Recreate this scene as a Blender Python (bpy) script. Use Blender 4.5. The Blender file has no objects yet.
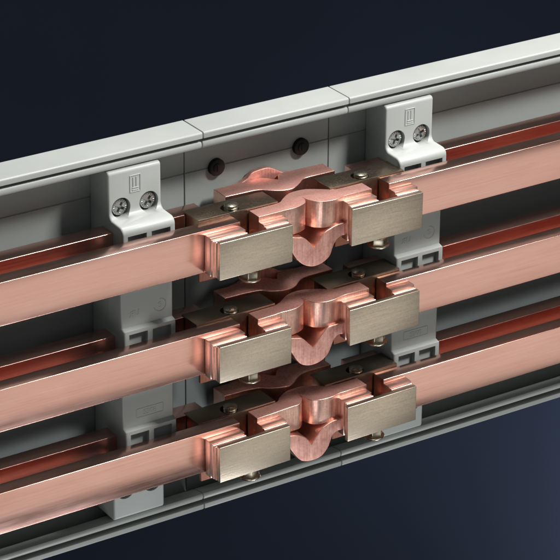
import bpy, bmesh, math, random
from mathutils import Vector, Matrix
U = 0.001                       # everything below is written in millimetres
S = bpy.context.scene
COL = S.collection
random.seed(4)

# ------------------------------------------------------------------ helpers
def tag(o, label=None, cat=None, group=None, kind=None):
    if label: o['label'] = label
    if cat: o['category'] = cat
    if group: o['group'] = group
    if kind: o['kind'] = kind
    return o

def thing(name, label, cat, loc=(0, 0, 0), group=None, rot=(0, 0, 0)):
    o = bpy.data.objects.new(name, None)
    o.empty_display_size = 0.01
    COL.objects.link(o)
    o.location = [c * U for c in loc]
    o.rotation_euler = rot
    return tag(o, label, cat, group)

def finish(bm, name, mat, parent=None, angle=32, cap=None):
    """cap = (axis, material): faces looking along that axis get the second material"""
    bmesh.ops.recalc_face_normals(bm, faces=bm.faces)
    if cap:
        bm.normal_update()
        for f in bm.faces:
            if abs(f.normal['xyz'.index(cap[0])]) > 0.75: f.material_index = 1
    for v in bm.verts:
        v.co *= U
    me = bpy.data.meshes.new(name)
    bm.to_mesh(me); bm.free()
    for p in me.polygons: p.use_smooth = True
    me.set_sharp_from_angle(angle=math.radians(angle))
    me.materials.append(mat)
    if cap: me.materials.append(cap[1])
    o = bpy.data.objects.new(name, me)
    COL.objects.link(o)
    if parent is not None: o.parent = parent
    return o

def merge(bm, other):
    me = bpy.data.meshes.new('tmp'); other.to_mesh(me); other.free()
    bm.from_mesh(me); bpy.data.meshes.remove(me)
    return bm

def bevel(bm, w, seg=2, edges=None, angle=25):
    if w <= 0: return bm
    bm.normal_update()
    if edges is None:
        edges = [e for e in bm.edges if len(e.link_faces) == 2 and e.calc_face_angle(0) > math.radians(angle)]
    bmesh.ops.bevel(bm, geom=edges, offset=w, offset_type='OFFSET', segments=seg, profile=0.5, affect='EDGES', clamp_overlap=True)
    return bm

def box(x0, x1, y0, y1, z0, z1, w=0.3, seg=2):
    bm = bmesh.new()
    v = [bm.verts.new((x, y, z)) for x in (x0, x1) for y in (y0, y1) for z in (z0, z1)]
    for f in ((0,1,3,2),(4,6,7,5),(0,4,5,1),(2,3,7,6),(0,2,6,4),(1,5,7,3)):
        bm.faces.new([v[i] for i in f])
    bmesh.ops.recalc_face_normals(bm, faces=bm.faces)
    return bevel(bm, w, seg)

def prism(pts, axis, a, b, w=0.3, seg=2, caponly=False):
    """extrude a 2D outline: axis 'x' -> pts are (y,z); 'y' -> (x,z); 'z' -> (x,y)"""
    bm = bmesh.new()
    def P(p, t):
        return {'x': (t, p[0], p[1]), 'y': (p[0], t, p[1]), 'z': (p[0], p[1], t)}[axis]
    A = [bm.verts.new(P(p, a)) for p in pts]
    B = [bm.verts.new(P(p, b)) for p in pts]
    fa = bm.faces.new(A); fb = bm.faces.new(B[::-1])
    n = len(pts)
    for i in range(n):
        bm.faces.new((A[i], B[i], B[(i + 1) % n], A[(i + 1) % n]))
    bmesh.ops.recalc_face_normals(bm, faces=bm.faces)
    ed = list(set(list(fa.edges) + list(fb.edges))) if caponly else None
    return bevel(bm, w, seg, ed)

def cyl(c, r, h, axis='y', n=32, w=0.0, r2=None):
    """cylinder starting at c and running h along the axis"""
    bm = bmesh.new()
    bmesh.ops.create_cone(bm, cap_ends=True, segments=n, radius1=r, radius2=r if r2 is None else r2, depth=h)
    bmesh.ops.translate(bm, verts=bm.verts, vec=(0, 0, h / 2))
    bevel(bm, w, 2, angle=50)
    if axis == 'y': bmesh.ops.rotate(bm, verts=bm.verts, matrix=Matrix.Rotation(-math.pi / 2, 3, 'X'))
    if axis == 'x': bmesh.ops.rotate(bm, verts=bm.verts, matrix=Matrix.Rotation(math.pi / 2, 3, 'Y'))
    bmesh.ops.translate(bm, verts=bm.verts, vec=c)
    return bm

def crv(pts, n=6):
    """open Catmull-Rom through the points"""
    out = []
    P = [Vector(p) for p in pts]
    for i in range(len(P) - 1):
        p0 = P[i - 1] if i else P[i] * 2 - P[i + 1]
        p1, p2 = P[i], P[i + 1]
        p3 = P[i + 2] if i + 2 < len(P) else P[i + 1] * 2 - P[i]
        for k in range(n):
            t = k / n
            out.append(0.5 * ((2 * p1) + (-p0 + p2) * t + (2 * p0 - 5 * p1 + 4 * p2 - p3) * t * t + (-p0 + 3 * p1 - 3 * p2 + p3) * t ** 3))
    out.append(P[-1])
    return [tuple(v) for v in out]

def carve(o, cutters):
    """boolean holes, applied at once; the cutters are removed again"""
    for bm in cutters:
        bmesh.ops.recalc_face_normals(bm, faces=bm.faces)
        for v in bm.verts: v.co *= U
        me = bpy.data.meshes.new('cut'); bm.to_mesh(me); bm.free()
        c = bpy.data.objects.new('cut', me); COL.objects.link(c)
        m = o.modifiers.new('b', 'BOOLEAN'); m.object = c; m.operation = 'DIFFERENCE'; m.solver = 'EXACT'
        par = o.parent; o.parent = None
        dg = bpy.context.evaluated_depsgraph_get(); dg.update()
        new = bpy.data.meshes.new_from_object(o.evaluated_get(dg))
        o.modifiers.clear(); old = o.data; new.name = old.name; o.data = new
        bpy.data.meshes.remove(old)
        o.parent = par
        bpy.data.objects.remove(c); bpy.data.meshes.remove(me)
    for p in o.data.polygons: p.use_smooth = True
    o.data.set_sharp_from_angle(angle=math.radians(32))

def emboss(parts, name, mat, parent):
    """raised lettering: [(text, x, z, size, mirror, shear)] on a face looking along -Y at y"""
    bm = bmesh.new()
    for (t, x, y, z, size, mir, ang) in parts:
        cu = bpy.data.curves.new('t', 'FONT'); cu.body = t; cu.size = size; cu.extrude = 0.14; cu.offset = 0.03
        cu.bevel_depth = 0.05
        cu.align_x = 'CENTER'; cu.align_y = 'CENTER'
        to = bpy.data.objects.new('t', cu); COL.objects.link(to)
        dg = bpy.context.evaluated_depsgraph_get(); dg.update()
        me = bpy.data.meshes.new_from_object(to.evaluated_get(dg))
        M = Matrix.Translation((x, y, z)) @ Matrix.Rotation(math.pi / 2, 4, 'X') @ Matrix.Rotation(ang, 4, 'Z') @ Matrix.Scale(-1 if mir else 1, 4, (1, 0, 0))
        me.transform(M); bm.from_mesh(me)
        bpy.data.objects.remove(to); bpy.data.curves.remove(cu); bpy.data.meshes.remove(me)
    return bm

# ------------------------------------------------------------------ materials
def mat(name):
    m = bpy.data.materials.new(name); m.use_nodes = True
    nt = m.node_tree; b = nt.nodes['Principled BSDF']
    return m, nt, b

def coords(nt, scale=(1, 1, 1)):
    tc = nt.nodes.new('ShaderNodeTexCoord'); oi = nt.nodes.new('ShaderNodeObjectInfo')
    mu = nt.nodes.new('ShaderNodeVectorMath'); mu.operation = 'SCALE'; mu.inputs[0].default_value = (0.37, 0.21, 0.55)
    nt.links.new(oi.outputs['Random'], mu.inputs['Scale'])
    ad = nt.nodes.new('ShaderNodeVectorMath'); ad.operation = 'ADD'
    nt.links.new(tc.outputs['Object'], ad.inputs[0]); nt.links.new(mu.outputs[0], ad.inputs[1])
    mp = nt.nodes.new('ShaderNodeMapping'); mp.inputs['Scale'].default_value = [s / U for s in scale]
    nt.links.new(ad.outputs[0], mp.inputs[0])
    return mp.outputs[0]

def noise(nt, vec, scale, detail=4, rough=0.6):
    n = nt.nodes.new('ShaderNodeTexNoise'); n.inputs['Scale'].default_value = scale
    n.inputs['Detail'].default_value = detail; n.inputs['Roughness'].default_value = rough
    nt.links.new(vec, n.inputs['Vector'])
    return n.outputs['Fac']

def ramp(nt, fac, stops):
    r = nt.nodes.new('ShaderNodeValToRGB'); e = r.color_ramp.elements
    while len(e) < len(stops): e.new(0.5)
    for el, (p, c) in zip(e, stops): el.position = p; el.color = (*c, 1) if len(c) == 3 else c
    nt.links.new(fac, r.inputs['Fac'])
    return r.outputs['Color']

def rng(nt, fac, a, b, lo=0.3, hi=0.7):
    r = nt.nodes.new('ShaderNodeMapRange'); r.inputs['From Min'].default_value = lo; r.inputs['From Max'].default_value = hi
    r.inputs['To Min'].default_value = a; r.inputs['To Max'].default_value = b
    nt.links.new(fac, r.inputs['Value'])
    return r.outputs[0]

def bump(nt, b, h, strength, dist):
    n = nt.nodes.new('ShaderNodeBump'); n.inputs['Strength'].default_value = strength; n.inputs['Distance'].default_value = dist * U
    nt.links.new(h, n.inputs['Height']); nt.links.new(n.outputs[0], b.inputs['Normal'])

def copper_bar():
    m, nt, b = mat('brushed copper')
    b.inputs['Metallic'].default_value = 1
    v = coords(nt, (0.006, 0.32, 0.32)); f = noise(nt, v, 2.4, 6, 0.7)
    v2 = coords(nt, (0.012, 0.06, 0.06)); f2 = noise(nt, v2, 1.6, 4, 0.65)
    mx = nt.nodes.new('ShaderNodeMix'); mx.data_type = 'FLOAT'; mx.inputs[0].default_value = 0.5
    nt.links.new(f, mx.inputs[2]); nt.links.new(f2, mx.inputs[3])
    nt.links.new(ramp(nt, mx.outputs[0], [(0.34, (0.74, 0.41, 0.34)), (0.66, (0.91, 0.555, 0.48))]), b.inputs['Base Color'])
    nt.links.new(rng(nt, mx.outputs[0], 0.17, 0.27), b.inputs['Roughness'])
    bump(nt, b, f, 0.06, 0.03)
    return m

def copper_cut(name='worn laminated copper', c0=(0.54, 0.24, 0.205), c1=(0.92, 0.57, 0.49), stripe=None, r=(0.48, 0.72)):
    m, nt, b = mat(name)
    b.inputs['Metallic'].default_value = 1
    v = coords(nt); f = noise(nt, v, 0.7, 6, 0.8); f2 = noise(nt, v, 0.16, 3)
    v3 = coords(nt, stripe or (0.9, 0.9, 0.05)); f3 = noise(nt, v3, 1.2, 3)
    mx = nt.nodes.new('ShaderNodeMix'); mx.data_type = 'FLOAT'; mx.inputs[0].default_value = 0.45
    nt.links.new(f, mx.inputs[2]); nt.links.new(f3, mx.inputs[3])
    m2 = nt.nodes.new('ShaderNodeMix'); m2.data_type = 'FLOAT'; m2.inputs[0].default_value = 0.25
    nt.links.new(mx.outputs[0], m2.inputs[2]); nt.links.new(f2, m2.inputs[3])
    nt.links.new(ramp(nt, m2.outputs[0], [(0.36, c0), (0.62, c1)]), b.inputs['Base Color'])
    nt.links.new(rng(nt, m2.outputs[0], r[1], r[0]), b.inputs['Roughness'])
    bump(nt, b, mx.outputs[0], 0.6, 0.22)
    return m

def nickel():
    m, nt, b = mat('dull nickel plate')
    b.inputs['Metallic'].default_value = 1
    v = coords(nt); f = noise(nt, v, 0.9, 5, 0.75)
    v2 = coords(nt, (0.05, 1, 1.0)); f2 = noise(nt, v2, 1.3, 5, 0.7)
    mx = nt.nodes.new('ShaderNodeMix'); mx.data_type = 'FLOAT'; mx.inputs[0].default_value = 0.5
    nt.links.new(f, mx.inputs[2]); nt.links.new(f2, mx.inputs[3])
    nt.links.new(ramp(nt, mx.outputs[0], [(0.36, (0.54, 0.455, 0.365)), (0.66, (0.76, 0.645, 0.525))]), b.inputs['Base Color'])
    nt.links.new(rng(nt, mx.outputs[0], 0.42, 0.27), b.inputs['Roughness'])
    bump(nt, b, mx.outputs[0], 0.5, 0.2)
    return m

def metal(name, c, r, bs=0.2, sc=1.5):
    m, nt, b = mat(name)
    b.inputs['Metallic'].default_value = 1
    v = coords(nt); f = noise(nt, v, sc, 5)
    nt.links.new(ramp(nt, f, [(0.3, [x * 0.78 for x in c]), (0.7, c)]), b.inputs['Base Color'])
    nt.links.new(rng(nt, f, r * 0.8, r * 1.25), b.inputs['Roughness'])
    bump(nt, b, f, bs, 0.06)
    return m

def plastic(name, c, r=0.42, sc=2.0, bs=0.08):
    m, nt, b = mat(name)
    v = coords(nt); f = noise(nt, v, sc, 4); f2 = noise(nt, v, 0.03, 3)
    nt.links.new(ramp(nt, f2, [(0.3, [x * 0.94 for x in c]), (0.7, c)]), b.inputs['Base Color'])
    nt.links.new(rng(nt, f2, r * 0.9, r * 1.15), b.inputs['Roughness'])
    bump(nt, b, f, bs, 0.04)
    return m

M_BAR = copper_bar()
M_FLEX = copper_cut()
M_WALL = copper_cut('rolled copper foil', (0.58, 0.29, 0.24), (0.96, 0.64, 0.54), (1.3, 1.3, 0.05), (0.22, 0.42))
M_WALLY = copper_cut('rolled copper foil across', (0.60, 0.30, 0.24), (0.88, 0.53, 0.43), (2.2, 0.05, 2.2), (0.26, 0.44))
M_LAM = copper_cut('layered copper foils', (0.80, 0.52, 0.445), (0.96, 0.70, 0.615), (0.3, 1.4, 0.08), (0.28, 0.45))
M_NI = nickel()
M_BRASS = metal('dark bronze', (0.30, 0.24, 0.18), 0.36, 0.08)
M_ZINC = metal('zinc steel', (0.50, 0.51, 0.50), 0.36, 0.05)
M_BOLT = metal('yellow zinc steel', (0.58, 0.53, 0.42), 0.3, 0.1)
M_HOLD = plastic('light grey plastic', (0.53, 0.555, 0.535))
M_TRAY = plastic('grey tray plastic', (0.46, 0.485, 0.465), 0.42)
M_TONGUE = copper_cut('shaded copper', (0.34, 0.15, 0.11), (0.52, 0.26, 0.19), (2.0, 0.1, 0.05), (0.4, 0.6))  # darker brown copper for the tongue: the shade under the bar is in the colour
M_PLUG = plastic('black plastic', (0.008, 0.011, 0.010), 0.5)
M_PLUG.node_tree.nodes['Principled BSDF'].inputs['Specular IOR Level'].default_value = 0.2

# ------------------------------------------------------------------ backdrop
def backdrop():
    m, nt, b = mat('navy paper')
    v = coords(nt); f = noise(nt, v, 0.004, 2)
    nt.links.new(ramp(nt, f, [(0.3, (0.0048, 0.0076, 0.0150)), (0.7, (0.0062, 0.0100, 0.0190))]), b.inputs['Base Color'])
    b.inputs['Roughness'].default_value = 0.9
    b.inputs['Specular IOR Level'].default_value = 0.1
    pts = [(900, 2200), (900, 100)] + [(900 - 500 * (1 - math.cos(a)), -600 - 0 + 700 - 700 - 500 * math.sin(a) + 100) for a in [math.radians(k * 9) for k in range(0, 11)]]
    pts = [(900, 2200), (900, -400)] + [(400 + 500 * math.cos(a), -400 - 500 * math.sin(a)) for a in [math.radians(9 * k) for k in range(1, 11)]] + [(-2600, -900)]
    bm = bmesh.new()
    A = [bm.verts.new((-3000, *p)) for p in pts]; B = [bm.verts.new((3600, *p)) for p in pts]
    for i in range(len(pts) - 1):
        bm.faces.new((A[i], B[i], B[i + 1], A[i + 1]))
    o = finish(bm, 'backdrop', m, None, 60)
    tag(o, kind='structure')
backdrop()

# ------------------------------------------------------------------ tray sections
ZC = 2.0
def tray(label, x0, x1, plugs, ends):
    t = thing('busbar_tray', label, 'cable tray', ((x0 + x1) / 2, 60, ZC - 112), 'grey plastic tray sections joined end to end')
    ox, oy, oz = (x0 + x1) / 2, 60, ZC - 112
    L = x0 - ox; R = x1 - ox
    bm = box(L, R, 0.6, 3, 0, 224, 0)                     # backing sheet
    merge(bm, box(L, R, 0, 0.6, 195.8, 222, 0.15, 1))     # upper band of the panel, above the long seam
    merge(bm, box(L, R, 0, 0.6, 29, 195.2, 0.15, 1))
    merge(bm, box(L, R, 0, 0.6, 0.1, 28.4, 0.15, 1))
    finish(bm, 'panel', M_TRAY, t)
    def rail(sgn):
        # outline in (y,z) measured from the tray's mid height
        prof = [(0.55, 114.3), (-18.4, 114.3)]
        prof += [(-18.4 - 1.2 * math.sin(a), 114.3 - 1.2 * (1 - math.cos(a))) for a in [math.radians(15 * k) for k in range(1, 7)]]
        prof += [(-19.6, 110.9), (-19.2, 110.6), (-9.5, 110.6), (-9.5, 108.6), (-17.8, 108.6)]
        prof += [(-17.4 - 1.4 * math.cos(a), 106.6 + 2.0 * math.sin(a)) for a in [math.radians(k) for k in (60, 30, 0, -30, -60)]]
        prof += [(-17.0, 104.6), (-14.5, 105.0), (-9.5, 106.0), (-7.5, 107.2), (-7.0, 112.2), (0.55, 112.2)]
        prof = [(y, 112 + sgn * z) for y, z in prof]
        finish(prism(prof, 'x', L, R, 0.35, 2, caponly=True), 'rail', M_TRAY, t, 24)
    rail(1); rail(-1)
    for px in plugs:
        for z in (84.1 - ZC + 112 + 1.2, 112 - 83.3):
            c = cyl((px - ox, -2.2, z), 4.9, 3.0, 'y', 32, 0.5)
            p = finish(c, 'screw_plug', M_PLUG, t)
            h = cyl((px - ox, -2.6, z), 2.6, 1.0, 'y', 24, 0.2)
            merge(h, box(px - ox - 0.5, px - ox + 0.5, -2.9, -2.4, z - 2.0, z + 2.0, 0.1, 1))
            s = finish(h, 'plug_center', M_PLUG, p)
    return t
tray('long grey plastic tray section reaching left, with no black plugs, behind the darker holder', -330, -50.0, [], 0)
tray('short middle grey tray section with two black round plugs behind the connectors', -49.3, 43.3, [-30.0, 24.6], 0)
tray('long grey plastic tray section reaching right, behind the brighter holder', 43.9, 420, [], 0)

# ------------------------------------------------------------------ busbars
def busbar(label, x0, x1, zc, left):
    cx = x0 if not left else x1
    t = thing('busbar', label, 'busbar', (cx, 12.5, zc), 'copper busbars held in the tray')
    a, b = x0 - cx, x1 - cx
    finish(box(a, b, 0, 9.6, -10.1, 14.0, 0.28, 3), 'front_flange', M_BAR, t)
    wa, wb = (-106 - cx, -78 - cx) if left else (70 - cx, 98 - cx)      # the bridge sits inside the holder
    finish(box(wa, wb, 9.7, 22.9, -9.0, -3.0, 0.2), 'web', M_BAR, t)
    ra, rb = (a, b - 8) if left else (a - 6, b)
    finish(box(ra, rb, 23, 34, -10.1, 14.0, 0.3, 3), 'rear_flange', M_BAR, t)
    return t
POLE = (60, 0, -60)
row = ('top', 'middle', 'bottom')
for k, z in enumerate(POLE):
    busbar('%s of the three copper bars entering from the left, ending at the left metal plate' % row[k], -330, -44, z, True)
    busbar('%s of the three copper bars running out right, starting at the right metal plate' % row[k], 51.5, 420, z, False)

# ------------------------------------------------------------------ busbar holders
def holder(label, cx):
    t = thing('busbar_holder', label, 'busbar holder', (cx, 60, ZC - 104), 'grey plastic busbar holders')
    oz = ZC - 104
    def P(y, z): return (y - 60, z - oz)
    W = 16.0
    arc = lambda cy, cz, r, a0, a1, n=6: [(cy + r * math.cos(math.radians(a0 + (a1 - a0) * k / n)), cz + r * math.sin(math.radians(a0 + (a1 - a0) * k / n))) for k in range(n + 1)]
    up = [(59.7, 106)] + arc(42, 104, 2, 90, 180) + arc(36, 83.6, 4, 0, -70) + arc(29.6, 75.6, 4.0, 95, 180) 
    top = up + [(25.6, 46), (29, 45.6)]
    mid = [(29, 20.6), (25.8, 19.6), (25.8, -14), (29, -14.4), (29, -39.4), (25.8, -40.4)]
    low = [(y, 2 * ZC - z) for y, z in up][::-1]
    prof = top + mid + low
    bm = prism([P(*q) for q in prof], 'x', -W, W, 1.1, 3, caponly=True)
    o = finish(bm, 'body', M_HOLD, t, 30)
    cut = []
    # counterbores for the four screws
    for sx in (-8.5, 8.4):
        for zz in (84.8, 2 * ZC - 88.0):
            cut.append(cyl((sx, -24, zz - oz), 5.7, 10.0, 'y', 40))
    # pockets beside each bar
    for (zt, zb) in ((74.6, 47.5), (17.6, -12.2), (-42.4, -70.6)):
        for (xa, xb) in ((-12.9, -1.5), (1.5, 12.9)):
            cut.append(box(xa, xb, -40, -31.6, zb - oz, zt - oz, 0))
    carve(o, cut)
    # back foot that meets the tray: slightly narrower
    # screws
    for sx in (-8.5, 8.4):
        for zz in (84.8, 2 * ZC - 88.0):
            z = zz - oz
            s = cyl((sx, -18.6, z), 4.6, 4.0, 'y', 36, 0.5)
            sc = finish(s, 'screw', M_ZINC, t)
            # washer ring with ribs, then a cross recess
            cutters = []
            an = random.uniform(0.3, 1.2)
            for q in range(2):
                c = box(-0.75, 0.75, -3, 1.6, -2.9, 2.9, 0)
                bmesh.ops.rotate(c, verts=c.verts, matrix=Matrix.Rotation(an + q * math.pi / 2, 3, 'Y'))
                bmesh.ops.translate(c, verts=c.verts, vec=(sx, -18.6, z))
                cutters.append(c)
            g = cyl((sx, -19.2, z), 3.5, 0.9, 'y', 36)
            carve(sc, cutters)
            ring = bmesh.new()
            for q in range(20):
                r = box(3.1, 4.15, -0.25, 0.3, -0.22, 0.22, 0.05, 1)
                bmesh.ops.rotate(r, verts=r.verts, matrix=Matrix.Rotation(q * math.tau / 20, 3, 'Y'))
                merge(ring, r)
            bmesh.ops.translate(ring, verts=ring.verts, vec=(sx, -18.6, z))
            finish(ring, 'serration', M_ZINC, sc)
            g.free()
    # raised marks: maker's box, two certification marks, article plate
    bm = bmesh.new()
    lx, lz, yf = 0.6 - 0.4, 97.0 - oz, -20.0
    def bar(xa, xb, za, zb, y=yf, h=0.32): merge(bm, box(xa, xb, y - h, y + 0.2, za, zb, 0.08, 1))
    w, h = 3.3, 4.9
    bar(lx - w, lx - w + 0.55, lz - h, lz + h); bar(lx + w - 0.4, lx + w, lz - h, lz + h)
    bar(lx - w + 0.56, lx + w - 0.41, lz + h - 0.45, lz + h); bar(lx - w + 0.56, lx + w - 0.41, lz - h, lz - h + 0.45)
    bar(lx - 1.4, lx - 0.8, lz - 1.6, lz + 3.6); bar(lx + 0.5, lx + 1.0, lz - 1.6, lz + 3.6)
    bar(lx - 1.8, lx + 2.0, lz - 2.6, lz - 2.15); bar(lx - 1.8, lx + 2.0, lz - 3.9, lz - 3.5)
    finish(bm, 'maker_mark', M_HOLD, t)
    yf = -31.0
    bm = emboss([('R', -9.2, yf, 27.6 - oz, 4.6, True, 0.0), ('U', -6.2, yf, 27.8 - oz, 4.6, False, 0.0), ('S', 8.0, yf, 29.0 - oz, 4.4, False, 0.2)], 'approval_mark', M_HOLD, t)
    ringm = bmesh.new()
    for k in range(20):
        a0 = math.radians(200 + k * 13); 
        r = box(-0.22, 0.22, -0.15, 0.2, -0.5, 0.5, 0)
        bmesh.ops.translate(r, verts=r.verts, vec=(3.6, 0, 0))
        bmesh.ops.rotate(r, verts=r.verts, matrix=Matrix.Rotation(-a0, 3, 'Y'))
        bmesh.ops.translate(r, verts=r.verts, vec=(8.0, yf, 29.0 - oz))
        merge(ringm, r)
    merge(bm, ringm)
    finish(bm, 'approval_mark', M_HOLD, t)
    bm = emboss([('S308', 1.0, yf, -32.6 - oz, 4.2, False, 0.0)], 'article_mark', M_HOLD, t)
    for q in (-35.2, -30.0):
        merge(bm, box(-7.2, 9.2, yf - 0.25, yf + 0.2, q - oz, q + 0.4 - oz, 0.1, 1))
    merge(bm, box(-7.6, -7.2, yf - 0.25, yf + 0.2, -34.7 - oz, -30.1 - oz, 0.1, 1))
    merge(bm, box(9.2, 9.6, yf - 0.25, yf + 0.2, -34.7 - oz, -30.1 - oz, 0.1, 1))
    finish(bm, 'article_mark', M_HOLD, t)
    return t
holder('grey plastic busbar holder at the left, two screws above the bars, left of the connectors', -92.0)
holder('brighter grey plastic busbar holder at the right, partly behind the right metal plates', 84.0)

# ------------------------------------------------------------------ expansion connectors
def connector(label, zc, tilt, seed):
    t = thing('expansion_connector', label, 'busbar connector', (0, 0, zc), 'flexible copper connectors joining the bars', (0, tilt, 0))
    rnd = random.Random(seed)
    # cover plates
    for (a, b) in ((-64.6, -19.0), (19.0, 65.6)):
        cp = box(a, b, 0, 3.0, -10.7, 10.7, 0.3, 3)
        bmesh.ops.rotate(cp, verts=cp.verts, cent=((a + b) / 2, 3, 0), matrix=Matrix.Rotation(rnd.uniform(-.006, .006), 3, 'Y') @ Matrix.Rotation(rnd.uniform(-.012, .012), 3, 'X'))
        finish(cp, 'cover_plate', M_NI, t)
    # layered contact blocks under the plates
    def block(a, b, side):
        bm = box(a, b, 6.9, 12.4, -10.6, 11.3 + rnd.uniform(-.3, .3), 0.4, 2)
        n = 2
        for k in range(n):
            y0 = 3.1 + k * 3.7 / n
            dx = 1.3 * (1 - k / n) + rnd.uniform(-0.2, 0.2)
            xa, xb = (a + dx, b - 0.2) if side < 0 else (a + 0.2, b - dx)
            merge(bm, box(xa, xb, y0, y0 + 3.7 / n - 0.05, -10.4 + rnd.uniform(-.2, .2), 10.0 + 0.15 * k + rnd.uniform(-0.2, 0.2), 0.2, 1))
        return finish(bm, 'contact_block', M_LAM, t)
    block(-66.3, -44.2, -1); block(-33.0, -17.6, 1); block(20.8, 39.8, -1); block(51.6, 66.8, 1)
    # upper band: folded backwards between the bar ends
    jit = lambda pts: [(p[0] + rnd.uniform(-.35, .35), p[1] + rnd.uniform(-.35, .35)) for p in pts]
    front = [(-32.9, 12.0), (-22, 12.2)] + crv(jit([(-17, 12.4), (-10, 12.6), (-5, 13.4), (-1.2, 15.6), (0.8, 19.0)]), 6) + [(1.3, 21.5)] + crv(jit([(1.9, 19.0), (3.4, 14.6), (6.8, 11.6), (11.0, 10.4), (16.0, 10.3), (20.5, 11.4), (24, 12.0)]), 6) + [(39.8, 12.0)]
    back = [(39.8, 21.6), (27.5, 21.6)] + crv(jit([(23.5, 21.8), (19.5, 23.4), (15.0, 26.8), (9.0, 30.0), (2.8, 31.0), (-3.0, 29.6), (-8.8, 26.0), (-12.6, 23.2), (-16.5, 21.8)]), 6) + [(-32.9, 21.6)]
    finish(prism(front + back, 'z', -1.4, 14.1, 0.55, 3, caponly=True), 'upper_band', M_WALL, t, 34, ('z', M_FLEX))
    # lower band: folded downwards
    inner = [(-40, -0.5), (-22, -0.5)] + crv(jit([(-16, -0.6), (-10, -1.8), (-5.9, -3.6), (-2.7, -6.4), (0.2, -10.0)]), 6) + [(0.9, -11.0)] + crv(jit([(1.6, -10.0), (3.5, -7.6), (7.2, -3.6), (11.5, -1.2), (16, -0.7)]), 6) + [(30, -0.6), (46, -0.6)]
    outer = [(46, -10.2), (27, -10.0)] + crv(jit([(23.5, -8.9), (18.6, -7.7), (15.2, -9.6), (13.4, -13.6), (11.2, -17.6), (6.9, -20.8), (0.8, -21.6), (-5.2, -19.6), (-9.8, -15.6), (-12.4, -11.0), (-14.4, -8.6), (-19, -8.0)]), 6) + [(-40, -9.0)]
    finish(prism(inner + outer, 'y', 9.0, 30.0, 0.6, 3, caponly=True), 'lower_band', M_WALLY, t, 34, ('y', M_FLEX))
    # rear band: folded forwards, and the hump of the band folded up behind it
    front = [(-34.4, 43.0), (-22, 42.6)] + crv(jit([(-17, 42.2), (-12.5, 40.8), (-8.7, 37.8), (-3.2, 34.8), (2.6, 34.0), (7.2, 35.6), (11.0, 38.8), (15.6, 41.9), (20.5, 42.9)]), 6) + [(36.2, 42.6)]
    back = [(36.2, 54.8), (20, 55.0)] + crv(jit([(14.0, 55.2), (9.5, 55.4), (6.5, 53.8), (4.0, 50.0)]), 6) + [(2.8, 48.6)] + crv(jit([(1.0, 50.0), (-2.5, 54.2), (-6.5, 55.4), (-12, 55.2), (-17, 55.0)]), 6) + [(-34.4, 55.0)]
    finish(prism(front + back, 'z', -8.0, 14.6, 0.5, 3, caponly=True), 'rear_band', M_WALL, t, 34, ('z', M_FLEX))
    hump = [(-22, 2.0), (-22, 12.6)] + crv(jit([(-17, 13.4), (-13, 15.4), (-9.2, 18.0), (-4.0, 19.2), (1.4, 19.0), (5.6, 17.2), (9.4, 14.9), (14, 13.4)]), 6) + [(20, 12.8), (20, 2.0)]
    finish(prism(hump, 'y', 55.6, 58.9, 0.5, 3, caponly=True), 'hump_band', M_FLEX, t, 34)
    # clamp blocks between the flanges, each with its threaded stud
    for (a, b, bx, by) in ((-64.5, -14.5, -41.0, 28.2), (19.2, 68.2, 43.0, 28.6)):
        ej = rnd.uniform(-0.6, 0.6)
        bm = prism([(22.6, -7.0), (35.2, -7.0), (35.2, 14.15), (38.2, 14.15), (38.2, 15.0), (22.6, 15.0)], 'x', a + ej, b + ej, 0.3, 2)
        cp = finish(bm, 'clamp_block', M_BRASS, t)
        carve(cp, [cyl((bx, by, 7.5), 5.0, 12, 'z', 28)])
        st = bmesh.new()
        top = rnd.uniform(16.6, 17.8)
        for k in range(7):
            z = top - (k + 1) * 1.4
            merge(st, cyl((bx + 0.9, by, z), 3.0, 0.7, 'z', 28, 0, 3.95))
            merge(st, cyl((bx + 0.9, by, z + 0.7), 3.95 if k else 3.5, 0.7, 'z', 28, 0, 3.0 if k else 2.2))
        finish(st, 'stud', M_BOLT, cp)
        # bolt head below the plates
        hx = -37.2 if a < 0 else 46.2
        hb = cyl((hx, 13.6, -16.0), 3.4, 4.0, 'z', 24)
        hd = cyl((hx, 13.6, -20.4), 5.4, 4.4, 'z', 6, 0.4)
        an = rnd.uniform(0, 1)
        bmesh.ops.translate(hd, verts=hd.verts, vec=(-hx, -13.6, 0)); bmesh.ops.rotate(hd, verts=hd.verts, matrix=Matrix.Rotation(an, 3, 'Z')); bmesh.ops.translate(hd, verts=hd.verts, vec=(hx, 13.6, 0))
        merge(hb, hd)
        merge(hb, cyl((hx, 13.6, -21.4), 6.0, 1.1, 'z', 36, 0.35, 6.2))
        finish(hb, 'hex_bolt', M_BOLT, t)
        # copper tongue under the bar
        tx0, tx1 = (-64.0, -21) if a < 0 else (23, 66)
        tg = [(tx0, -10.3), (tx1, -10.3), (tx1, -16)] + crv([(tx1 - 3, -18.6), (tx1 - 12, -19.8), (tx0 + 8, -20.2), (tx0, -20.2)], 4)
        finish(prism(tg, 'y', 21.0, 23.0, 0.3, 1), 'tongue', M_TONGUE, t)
    return t
connector('topmost copper expansion connector, its hump of copper band standing clear against the tray', 60, math.radians(0.35), 1)
connector('expansion connector in the middle row, between the upper and the lower connector', 0, math.radians(-0.35), 2)
connector('lowest copper expansion connector, above the bottom rail of the tray', -60, math.radians(-0.75), 3)

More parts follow.
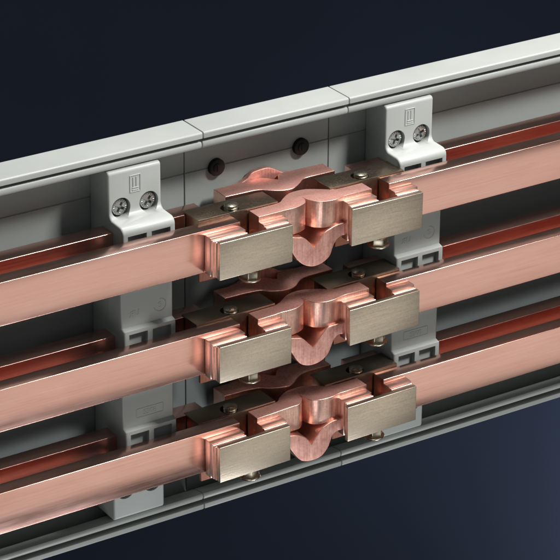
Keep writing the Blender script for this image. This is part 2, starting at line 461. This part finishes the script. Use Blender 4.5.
# ------------------------------------------------------------------ camera
cam_d = bpy.data.cameras.new('camera'); cam = bpy.data.objects.new('camera', cam_d); COL.objects.link(cam)
az, el, ro = 0.5807849, 0.44206889, 0.00976354
f = Vector((math.sin(az) * math.cos(el), math.cos(az) * math.cos(el), -math.sin(el)))
rt = f.cross(Vector((0, 0, 1))).normalized(); up = rt.cross(f)
c, s = math.cos(ro), math.sin(ro)
r2 = c * rt + s * up; u2 = -s * rt + c * up
M = Matrix((r2, u2, -f)).transposed().to_4x4()
M.translation = Vector((-764.42, -1123.706, 676.954)) * U
cam.matrix_world = M
cam_d.sensor_width = 36; cam_d.sensor_fit = 'HORIZONTAL'
cam_d.lens = 2798.34 / 560 * 36
cam_d.clip_start = 0.05; cam_d.clip_end = 50
S.camera = cam

# ------------------------------------------------------------------ light: studio lamps
def area(name, loc, target, sx, sy, power, col=(1, 1, 1)):
    d = bpy.data.lights.new(name, 'AREA'); d.shape = 'RECTANGLE'; d.size = sx * U; d.size_y = sy * U
    d.energy = power; d.color = col
    o = bpy.data.objects.new(name, d); COL.objects.link(o)
    o.location = Vector(loc) * U
    o.rotation_euler = (Vector(target) - Vector(loc)).to_track_quat('-Z', 'Y').to_euler()
    return o
area('key_softbox', (480, -475, 900), (0, 30, 0), 200, 200, 12.6, (1, 0.985, 0.955))
area('front_softbox', (560, -950, -480), (0, 0, 0), 900, 640, 1.32, (1, 0.97, 0.88))
area('left_softbox', (-640, -900, -430), (0, 0, 0), 460, 600, 2.3, (1, 0.98, 0.96))
area('low_fill', (180, -430, -880), (20, 30, -80), 300, 200, 5.2, (0.92, 0.97, 1))
area('overhead', (120, 25, 900), (0, 15, 0), 300, 120, 5.2, (1, 0.98, 0.96))
area('backdrop_lamp', (1000, 600, -760), (760, 900, -620), 150, 150, 4.2, (0.8, 0.88, 1))

w = bpy.data.worlds.new('World'); S.world = w; w.use_nodes = True
w.node_tree.nodes['Background'].inputs[0].default_value = (0.55, 0.57, 0.57, 1)
w.node_tree.nodes['Background'].inputs[1].default_value = 0.2

S.view_settings.view_transform = 'Standard'; S.view_settings.look = 'None'
S.view_settings.exposure = 0; S.view_settings.gamma = 1
S.cycles.use_denoising = True
S.cycles.max_bounces = 12; S.cycles.glossy_bounces = 8; S.cycles.diffuse_bounces = 5
S.cycles.sample_clamp_indirect = 6
S.cycles.caustics_reflective = False
